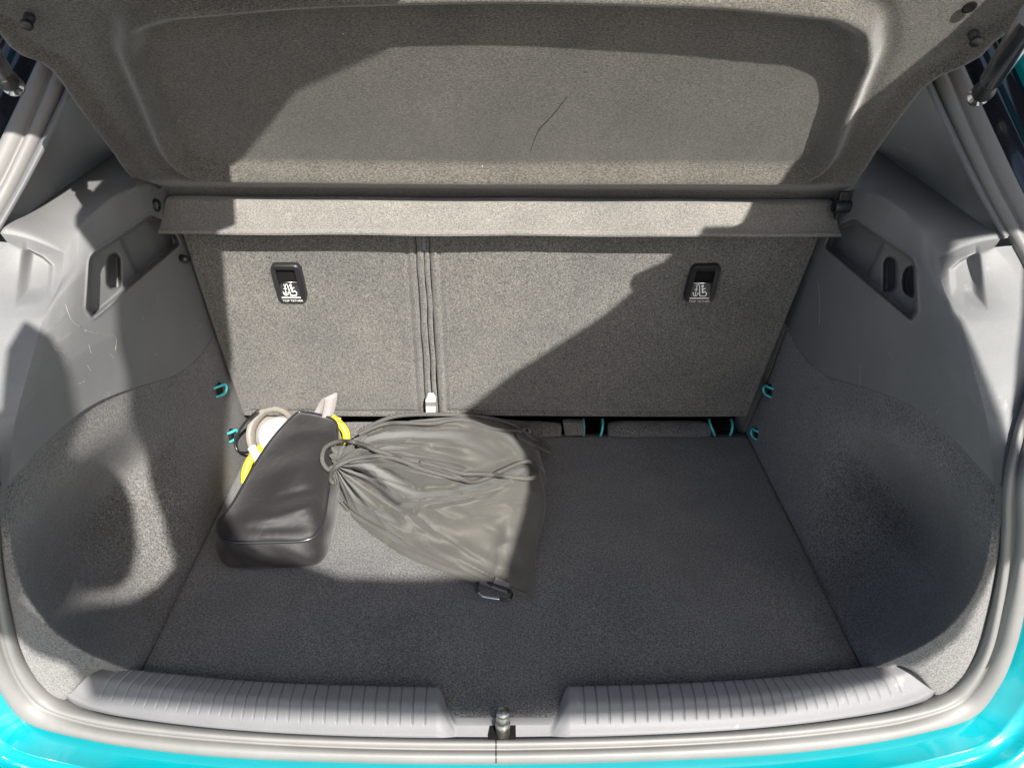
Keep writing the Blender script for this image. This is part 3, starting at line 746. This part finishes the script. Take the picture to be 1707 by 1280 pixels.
for pa in ((1622,56),(50,28)):
    c = UH(pa, .006); mb = MB(); mb.lathe([(.006, 0), (.006, .006), (.004, .008), (.004, .012), (.007, .013), (.006, .016), (0, .0165)], c, hn, 18); mb.build('cord_peg', MT['black'], shelf)
c = UH((1616,13), .0035); mb = MB(); mb.lathe([(0, .0005), (.005, .0005), (.007, .001), (.008, 0)], c, hn, 18); mb.build('cord_hole', MT['dark'], shelf)

# ------------------------------------------------------------------ gas struts
for sg in (1, -1):
    j = UY((1640,152), .86); e = UY((1712,42), .66); 
    if sg < 0: j = UY((12,134), .86); e = UY((-62,24), .66)
    d = (e-j)/np.linalg.norm(e-j)
    mb = MB(); mb.lathe([(0, .03), (.0085, .032), (.009, .05), (.0095, .052), (.0105, .056), (.0105, np.linalg.norm(e-j)*1.12), (0, np.linalg.norm(e-j)*1.12)], j, d, 22); s1 = mb.build('gas_strut', MT['bmetal'], car, angle=40)
    mb = MB(); mb.lathe([(0, -.012), (.008, -.011), (.011, -.004), (.011, .006), (.008, .012), (.0075, .034)], j, d, 20); mb.build('strut_socket', MT['black'], s1)
    mb = MB(); ax = np.array([-sg*.2, -.5, .2]); mb.lathe([(0, -.03), (.011, -.03), (.011, -.022), (.006, -.02), (.006, 0), (0, 0)], j, ax, 18); mb.build('ball_stud', MT['chrome'], s1)

# ------------------------------------------------------------------ black zip case
case = thing('zip_case', (0, 0, 0), 'black soft zip case with glossy piping, leaning on the backrest beside the boot wall', 'case')
LOOP = [(493,691),(509,688),(537,693),(558,702),(563,722),(556,760),(551,789),(547,817),(541,859),(531,887),(509,901),(452,904),(385,904),(366,893),(365,873),(391,836),(424,777),(458,727)]
nL = 160
lp = catmull(LOOP, nL, True)
zt = lambda py: np.interp(py, [685, 760, 905], [.112, .090, .056])
cen = np.array([475., 815.])
rings = []; NR = 34
for r in np.linspace(.02, 1, NR):
    p = cen+(lp-cen)*r
    zz = zt(p[:, 1])+.024*(1-r**2)**.8
    dx, dy = p[:, 0]-475, p[:, 1]-800
    a = (dx*.35+dy*.94); b_ = dx*.94-dy*.35
    fold = lambda x0, y0, x1, y1, h, wd: h*np.exp(-(((p[:, 0]-x0)*(y1-y0)-(p[:, 1]-y0)*(x1-x0))/np.hypot(x1-x0, y1-y0)/wd)**2)*np.exp(-(((p[:, 0]-(x0+x1)/2)*(x1-x0)+(p[:, 1]-(y0+y1)/2)*(y1-y0))/np.hypot(x1-x0, y1-y0)**2*1.7)**2)
    zz = zz+(fold(450, 862, 548, 835, .005, 13)-fold(440, 838, 530, 815, .004, 12)+fold(420, 800, 530, 765, .004, 18)-fold(430, 770, 500, 745, .003, 14)+fold(470, 725, 550, 715, .004, 9)-fold(400, 880, 500, 880, .003, 9)+.002*np.sin((dx-dy)/24.))*(1-r**5)
    rings.append(np.array([UZ(q, z) for q, z in zip(p, zz)]))
L3 = rings[-1]
top = MB(); top.grid(np.array(rings), closeu=True); top.f.append(tuple(range(nL)))
cxy = L3[:, :2].mean(0)
out = L3-np.r_[cxy, 0]; out[:, 2] = 0; out /= np.linalg.norm(out, axis=1, keepdims=True)
sides = []
ang = np.linspace(0, 2*np.pi, nL, endpoint=False)
for t in np.linspace(0, 1, 16):
    z = L3[:, 2]*(1-t)+.004*t
    bul = .005*math.sin(math.pi*t)**.8+.006*t-.006*max(0, t-.92)/.08
    q = L3+out*(bul+.0025*np.sin(ang*9+5*t)*math.sin(math.pi*t))[:, None]; q[:, 2] = z; sides.append(q)
top.grid(np.array(sides), closeu=True)
top.build('case_shell', MT['case'], case, weld=.0002)
mb = MB(); mb.tube(L3+np.array([0, -.0005, .0012]), .0026, 10, closed=True); mb.build('piping', MT['pipe'], case)
# carrying loop at the far end
hp = [UY(p, y) for p, y in (((528,694), 1.205), ((536,678), 1.208), ((547,660), 1.205), ((552,663), 1.200), ((549,682), 1.195), ((545,697), 1.19))]
hp = catmull(hp, 30); wd = np.array([.011, .004, .004])
mb = MB(); mb.grid(np.array([hp-wd, hp+wd])); mb.build('carry_loop', MT['strap'], case, solid=.0022)
CASE_V, CASE_F = list(top.v), list(top.f)

# ------------------------------------------------------------------ charging cable stuffed behind the case
cab = thing('charging_cable', (0, 0, 0), 'yellow charging cable with white plug and taupe cap tucked behind the zip case', 'cable')
ax = np.array([-.22, -.72, .62]); ax /= np.linalg.norm(ax)
o = UY((452,722), 1.20)
mb = MB(); mb.lathe([(.0, -.03), (.040, -.03), (.047, -.024), (.049, -.012), (.052, -.010), (.052, .0), (.050, .003), (.044, .003), (.041, 0), (.040, -.012)], o, ax, 48); mb.build('dust_cap', MT['taupe'], cab, angle=50)
mb = MB(); mb.lathe([(.040, -.012), (.036, .002), (.032, .014), (.026, .022), (.012, .026), (0, .0265)], o+np.array([.012, -.004, -.004]), ax+np.array([.1, 0, .0]), 40); mb.build('plug_head', MT['white'], cab)
mb = MB(); mb.tube(catmull([UY(p, y) for p, y in (((430,684), 1.2), ((408,705), 1.19), ((392,733), 1.175), ((397,752), 1.165), ((413,754), 1.16), ((424,746), 1.165))], 40), .0024, 8); mb.build('cap_strap', MT['bmetal'], cab)
mb = MB(); mb.lathe([(0, 0), (.0075, 0), (.008, .002), (.008, .017), (.0072, .018), (.008, .019), (.008, .034), (0, .034)], UY((434,772), 1.135), UY((419,744), 1.155)-UY((434,772), 1.135), 20); mb.build('cable_tag', MT['white'], cab, angle=40)
for pts, r_ in (((((440,742), 1.18), ((420,762), 1.17), ((409,790), 1.15), ((412,830), 1.13), ((418,870), 1.10)), .0075),
                ((((436,748), 1.17), ((428,775), 1.145), ((417,800), 1.13), ((410,850), 1.11)), .006),
                ((((545,690), 1.215), ((566,706), 1.20), ((577,724), 1.19), ((574,752), 1.17), ((560,790), 1.16)), .007)):
    mb = MB(); mb.tube(catmull([UY(p, y) for p, y in pts], 40), r_, 12); mb.build('cable_loop', MT['yellow'], cab)
mb = MB(); mb.lathe([(0, 0), (.007, 0), (.007, .03), (0, .03)], UY((541,694), 1.212), (.8, -.1, -.25), 16); mb.build('cable_sleeve', MT['white'], cab)

# ------------------------------------------------------------------ drawstring bag
bag = thing('drawstring_bag', (0, 0, 0), 'grey nylon drawstring bag lying on the boot floor with its cords gathered', 'bag')
FARE = [(560,752),(580,736),(615,720),(660,704),(715,697),(770,694),(830,697),(876,703),(888,712)]
NEARE = [(563,800),(566,825),(580,853),(620,880),(680,917),(740,943),(800,965),(845,980),(884,996)]
LEFE = [(560,752),(556,764),(555,778),(558,790),(563,800)]
RIGE = [(888,712),(889,742),(905,812),(903,850),(890,905),(888,950),(884,996)]
nu, nv = 240, 220
PXb = coons(catmull(FARE, nu), catmull(NEARE, nu), catmull(LEFE, nv), catmull(RIGE, nv))
u = np.linspace(0, 1, nu)[None]; v = np.linspace(0, 1, nv)[:, None]
Zc = np.array([[.085,.100,.105,.105,.100,.080,.060],
               [.095,.118,.124,.124,.116,.092,.062],
               [.095,.122,.128,.122,.112,.086,.050],
               [.085,.108,.112,.108,.096,.070,.034],
               [.072,.084,.086,.084,.070,.044,.018],
               [.060,.060,.058,.056,.042,.022,.010],
               [.045,.040,.036,.030,.022,.014,.006]])
Z = field(Zc, nv, nu); Z0_ = Z.copy()
from mathutils import noise
qx, qy = PXb[..., 0], PXb[..., 1]
dx, dy = qx-556, qy-775; R = np.hypot(dx, dy); TH = np.arctan2(dy, dx)
wig = .35*np.sin(R/55.)+.2*np.sin(R/23.+2*TH)
pl_ = np.abs(np.sin(10*TH+wig))**.6*2-1
Z = Z+.0105*pl_*np.exp(-R/70.)*sm(2, 12, R)+.0035*np.sin(15*TH+1.7*wig+1)*np.exp(-R/120.)*sm(0, 30, R)
def near(pts):
    P = catmull(pts, 70); D = np.full(qx.shape, 1e9); sgn = np.zeros_like(qx); s = np.zeros_like(qx)
    T = np.gradient(P, axis=0)
    for k in range(70):
        ex, ey = qx-P[k, 0], qy-P[k, 1]; dd = np.hypot(ex, ey); m = dd < D
        D = np.where(m, dd, D); sgn = np.where(m, np.sign(T[k, 0]*ey-T[k, 1]*ex), sgn); s = np.where(m, k/69., s)
    return D, sgn, np.sin(np.pi*np.clip(s, .02, .98))**.6
def ridge(pts, h, wn, wf=None):
    """fold: wn is its width on the near side of the line, wf on the far side (px)"""
    D, sgn, end = near(pts); W = np.where(sgn > 0, wn, wf or wn); return h*np.exp(-(D/W)**2)*end
# big rolls running out of the neck
Z = Z+ridge([(585,768),(615,785),(650,812),(680,832),(700,838)], .020, 13, 10)
Z = Z-ridge([(588,752),(630,775),(665,795),(700,815)], .008, 9)
Z = Z-ridge([(590,795),(620,822),(650,845),(680,856)], .012, 9, 8)
Z = Z+ridge([(576,800),(598,838),(640,868),(690,880)], .012, 14, 9)
Z = Z+ridge([(590,738),(660,732),(740,735),(800,752),(840,775)], .009, 18, 8)
Z = Z-ridge([(590,728),(660,718),(740,716),(800,720)], .008, 8)
Z = Z+ridge([(592,718),(660,706),(740,703),(820,706)], .006, 9)
Z = Z+ridge([(605,756),(680,768),(740,790),(790,803)], .006, 14, 7)
# the lower lobe lies over the upper sheet with a crisp far edge
D, sgn, end = near([(672,838),(700,830),(750,826),(800,815),(845,800),(885,780)])
Z = Z+np.where(sgn > 0,     .022*np.exp(-(D/46)**2), .022*np.exp(-(D/5.0)**2)-.011*np.exp(-((D-17)/11)**2))*end
Z = Z+ridge([(770,700),(815,728),(850,765),(862,785)], .006, 13, 18)
Z = Z-ridge([(800,843),(840,838),(880,838)], .003, 4, 3)
Z = Z+ridge([(852,850),(848,890),(838,950)], .006, 16, 26)
Z = Z-ridge([(690,870),(760,890),(820,925)], .004, 26)
Z = Z+ridge([(610,872),(680,905),(750,936),(830,972)], .007, 7, 16)
D, sgn, _e = near([(566,800),(580,815),(610,842),(655,874),(710,904),(760,930)])
Z = Z+(np.where(sgn > 0, -.030*(1-np.exp(-(D/15)**1.5)), 0)+.008*np.exp(-(D/10)**2))*np.exp(-(R/170)**2)*sm(15, 40, R)
for (P0, h_, w_) in (([(578,788),(620,812),(655,838),(690,852)], -.016, 6), ([(572,796),(600,835),(640,862)], -.014, 6), ([(580,778),(615,796),(645,815)], -.014, 5), ([(582,768),(625,778),(668,800),(700,812)], -.012, 5),
                     ([(580,758),(640,760),(720,770),(790,782)], -.007, 4), ([(580,748),(640,742),(720,744)], -.007, 5), ([(590,738),(640,722),(700,715)], -.007, 5), ([(600,728),(660,712)], -.005, 5), ([(690,845),(740,836),(800,824),(850,806)], -.009, 6)):
    Z = Z+ridge(P0, h_, w_)
# fine creases fanning from the neck and across the lobes
for (P0, h_, w_) in (([(600,748),(680,755),(760,772),(800,790)], .0035, 4), ([(612,735),(700,728),(780,732)], .003, 4), ([(640,800),(690,818),(720,820)], -.005, 5), ([(720,870),(780,862),(850,856)], .003, 5),
                     ([(640,850),(720,880),(800,930),(860,975)], .004, 6), ([(730,845),(800,870),(860,905)], -.003, 7), ([(600,810),(640,842),(700,862)], .006, 5), ([(820,715),(850,740),(880,775)], .004, 6), ([(760,905),(820,935),(870,965)], .003, 7)):
    Z = Z+ridge(P0, h_, w_*1.0, w_*1.6)
nz = np.array([[noise.noise(Vector((qx[j, i]/60., qy[j, i]/45., 1.3))) for i in range(nu)] for j in range(nv)])
edgef = np.minimum(1, np.minimum(v, 1-v)*8)*np.minimum(1, (1-u)*8)
Z = Z+.0040*nz*edgef
r_ = ((PXb[..., 0]-853.5)/FPX)[..., None]*rt-((PXb[..., 1]-640)/FPX)[..., None]*up+fw
ridged = np.array([[1-abs(noise.noise(Vector((TH[j, i]*5.5+.5*math.sin(R[j, i]/70.), R[j, i]/190., 4.2))))*2.2 for i in range(nu)] for j in range(nv)])
Z = Z+.0075*(ridged-.6)*np.exp(-(R/230.)**2)*sm(8, 40, R)*edgef
rid2 = np.array([[1-abs(noise.noise(Vector((qx[j, i]/70.+qy[j, i]/150., qy[j, i]/38.-qx[j, i]/160., 9.1))))*2.2 for i in range(nu)] for j in range(nv)])
Z = Z+.0035*(rid2-.6)*edgef*sm(60, 160, R)
Z = Z0_+(Z-Z0_)*(1.6+1.3*np.exp(-(R/105.)**2))
BP = CAM+r_*((Z-CAM[2])/r_[..., 2])[..., None]
bm_ = MB(); bm_.grid(BP)
# under side
ringi = np.concatenate([BP[0], BP[1:, -1], BP[-1, ::-1][1:], BP[::-1, 0][1:-1]])
cb = ringi.mean(0)
def skirt(t):
    q = ringi.copy(); o = ringi-cb; o[:, 2] = 0; o /= np.linalg.norm(o, axis=1, keepdims=True)
    back = (o[:, 1] > .2)
    q = q+o*(.010*math.sin(math.pi*t)*np.where(back, 1.6, .5))[:, None]-o*.03*max(0, t-.6); q[:, 2] = ringi[:, 2]*(1-t)+.003*t; return q
bm_.grid(np.array([skirt(t) for t in np.linspace(0, 1, 9)]), closeu=True)
bag_body = bm_.build('bag_body', MT['bag'], bag, weld=.0003, relax=1)
nc = UZ((572, 772), .085); na = np.array([-1, -.12, .05]); na /= np.linalg.norm(na)
e1 = np.cross(na, [0, 0, 1]); e1 /= np.linalg.norm(e1); e2 = np.cross(e1, na)
G = []
for h_, r_n in ((-.018, .030), (-.008, .024), (.0, .020), (.006, .020), (.012, .024), (.017, .027), (.0175, .025), (.012, .018), (.004, .012), (.0, .004)):
    an = np.linspace(0, 2*np.pi, 180, endpoint=False)
    rr = r_n*(1+.16*np.sin(13*an+h_*60)+.09*np.sin(21*an+1)+.05*np.sin(5*an)); hh = h_+.003*np.sin(9*an+2)+.002*np.sin(17*an)
    G.append(nc+na*hh[:, None]+(e1*np.cos(an)[:, None]*1.15+e2*np.sin(an)[:, None])*rr[:, None])
nk = MB(); nk.grid(np.array(G), closeu=True); nk.build('gathered_neck', MT['bag'], bag)
BV = BVHTree.FromPolygons(bm_.v+CASE_V, bm_.f+[tuple(i+len(bm_.v) for i in q) for q in CASE_F])
FLOORZ = .002
def onbag(p, lift):
    r = ray(p); r = r/np.linalg.norm(r)
    h, n_, i_, d_ = BV.ray_cast(Vector(CAM), Vector(r))
    if h is None: return None
    return np.array(h)-r*lift
def cordpts(L, lift=.0035, n=90):
    px = catmull([l[:2] for l in L], n); out = []
    hs_ = np.interp(np.linspace(0, 1, n), np.linspace(0, 1, len(L)), [l[2] if len(l) > 2 else 0 for l in L])
    last = None; pend = []
    D = []
    for p, h in zip(px, hs_):
        q = onbag(p, lift+h); D.append(None if q is None else np.linalg.norm(q-CAM))
    idx = [i for i, d in enumerate(D) if d is not None]
    D = np.interp(np.arange(n), idx, [D[i] for i in idx]) if idx else np.full(n, 1.3)
    wn_ = max(3, n//16)|1; Dp = np.pad(D, wn_//2, mode='edge'); D = np.array([Dp[i:i+wn_].min() for i in range(n)])
    ker = np.hanning(wn_+2)[1:-1]; ker /= ker.sum(); D = np.convolve(np.pad(D, wn_//2, mode='edge'), ker, 'valid')
    for p, d in zip(px, D):
        r = ray(p); out.append(CAM+r/np.linalg.norm(r)*d)
    return np.array(out)
CORDS = [
    [(556,806,.01),(551,797,.012),(556,782,.012),(575,770,.008),(600,763,.004),(632,760,.003),(664,766,.003),(700,779),(735,787),(762,795),(785,803),(808,798),(838,784,.003),(868,771,.004),(884,770,.003),(893,780,.002),(895,790,.002),(885,797,.001),(858,796),(830,792),(800,790),(770,789),(735,779),(700,770)],
    [(556,786,.014),(544,780,.02),(537,766,.026),(541,748,.03),(556,738,.026),(580,735,.012),(606,741,.004),(628,751,.002),(650,758),(690,777),(740,792),(775,801)],
    [(596,722,.002),(625,706,.003),(655,695,.004),(690,691,.006),(740,691,.006),(790,694,.005),(830,700,.004),(858,710,.003),(870,718,.003)],
    [(598,724),(640,707),(680,705,.001),(720,706,.001),(755,700,.001),(785,702,.001),(820,714,.001),(855,718,.001),(870,720,.003)],
    [(872,719,.003),(888,731,.003),(905,738,.003),(916,747,.002),(914,753,.001),(902,748,.001),(884,740,.001),(868,731,.001),(862,724,.002)],
]
for Lc in CORDS:
    mb = MB(); mb.tube(cordpts(Lc, .004, 150), .0039, 10); mb.build('drawcord', MT['cord'], bag)
# knot on the far cord
kc = cordpts([(866,716,.002),(880,721,.002)], .005, 8).mean(0)
mb = MB(); tt_ = np.linspace(0, 2*np.pi, 60, endpoint=False)
mb.tube(np.stack([kc[0]+.009*np.sin(2*tt_)+.003*np.cos(tt_), kc[1]+.006*np.cos(3*tt_), kc[2]+.004*np.sin(3*tt_)], -1), .0039, 8, closed=True); mb.build('cord_knot', MT['cord'], bag)
# seam along the near edge, and the tab
sp = catmull([(572,832),(600,857),(640,880),(700,908),(760,937),(820,966),(884,995)], 80)
sq = cordpts([(x, y) for x, y in ((574,836),(600,858),(640,880),(700,910),(760,938),(820,967),(878,991))], .0006, 70)
mb = MB(); mb.tube(sq, .0016, 6); mb.build('bag_seam', MT['bag'], bag)
tabp = [UZ(p, z) for p, z in (((826,962), .022), ((850,974), .020), ((846,990), .012), ((820,980), .012))]
mb = MB(); mb.prism(tabp, (0, 0, .002)); mb.build('webbing_tab', MT['web'], bag, smooth=False, bevel=.0006)
# carabiner clipped to the tab
cpx = [(794,975),(799,970),(808,969),(822,974),(836,979),(848,983),(853,989),(850,997),(843,999),(830,998),(815,996),(803,993),(796,985)]
c3 = np.array([UZ(p, np.interp(p[0], [794, 853], [.012, .019])) for p in cpx])
carb = thing('carabiner', (0, 0, 0), 'small black carabiner clipped to the webbing tab of the drawstring bag', 'carabiner')
cc3 = catmull(c3, 90, True)
mb = MB(); gate = slice(58, 80); keep = np.r_[np.arange(80, 90), np.arange(0, 58)]
mb.tube(cc3[keep], .0024, 10); mb.build('carabiner_body', MT['bmetal'], carb)
mb = MB(); mb.tube(cc3[57:81], .0020, 10); mb.build('carabiner_gate', MT['chrome'], carb)

# ------------------------------------------------------------------ unseen panel standing for the hatch, outline and gaps shaped to cast shadows
MAIN_GAP = [(-.02,.80),(-.06,.745),(-.16,.715),(-.236,.643),(-.205,.53),(-.225,.506),(-.20,.404),(-.163,.263),(-.15,.18),(-.118,.02),(-.065,-.20),(.0,-.32),(.06,-.37),(.19,-.437),(.31,-.442),(.44,-.430),(.452,-.25),(.44,-.07),(.40,.02),(.31,.07),(.36,.18),(.405,.25),(.454,.325),(.482,.396),(.508,.498),(.562,.502),(.578,.642),(.60,.72),(.60,.80)]
LEFT_GAP = [(-.29,.30),(-.28,.235),(-.256,.14),(-.235,.073),(-.205,-.057),(-.184,-.151),(-.128,-.286),(-.080,-.405),(-.090,-.455),(-.112,-.490),(-.165,-.485),(-.207,-.425),(-.214,-.395),(-.190,-.424),(-.155,-.428),(-.145,-.405),(-.160,-.319),(-.187,-.235),(-.225,-.153),(-.248,-.098),(-.254,-.016),(-.277,.07),(-.296,.106),(-.33,.135),(-.328,.07),(-.295,-.057),(-.31,-.085),(-.6,-.11),(-.6,.6),(-.40,.6),(-.37,.42),(-.33,.36)]
OUTL = [(-.66,1.0),(-.66,-.30),(-.40,-.42),(-.215,-.50),(-.19,-.535),(-.14,-.565),(-.10,-.66),(.13,-.68),(.45,-.70),(.80,-.685),(.955,-.63),(.965,-.5),(.945,-.45),(.915,-.345),(.93,-.22),(.93,1.0)]
RIGHT_GAP = [(.752,.38),(.835,.38),(.838,.18),(.832,.06),(.832,-.06),(.855,-.16),(.880,-.235),(.888,-.265),(.868,-.255),(.840,-.15),(.812,-.05),(.785,.06),(.752,.20)]
cu = bpy.data.curves.new('shade_panel', 'CURVE'); cu.dimensions = '2D'; cu.fill_mode = 'BOTH'; cu.extrude = .012
for L in (OUTL, MAIN_GAP, LEFT_GAP, RIGHT_GAP):
    sp_ = cu.splines.new('POLY'); sp_.points.add(len(L)-1); sp_.use_cyclic_u = True
    for q, p in zip(sp_.points, L): q.co = (p[0], p[1], 0, 1)
o = bpy.data.objects.new('shade_panel', cu); COL.objects.link(o); bpy.context.view_layer.update()
me = bpy.data.meshes.new_from_object(o.evaluated_get(bpy.context.evaluated_depsgraph_get()))
V = [(v.co.x, v.co.y, v.co.z+.95+(1-v.co.y)*.1) for v in me.vertices]; F = [tuple(p.vertices) for p in me.polygons]
bpy.data.objects.remove(o); bpy.data.curves.remove(cu); bpy.data.meshes.remove(me)
mb = MB(); mb.add(V, F); mb.build('hatch_shade_panel', MT['black'], car, smooth=False)
mb = MB(); mb.box((0, 1.9, .97), 1.3, 1.8, .03); mb.build('headlining', MT['taupe'], car, bevel=.01)
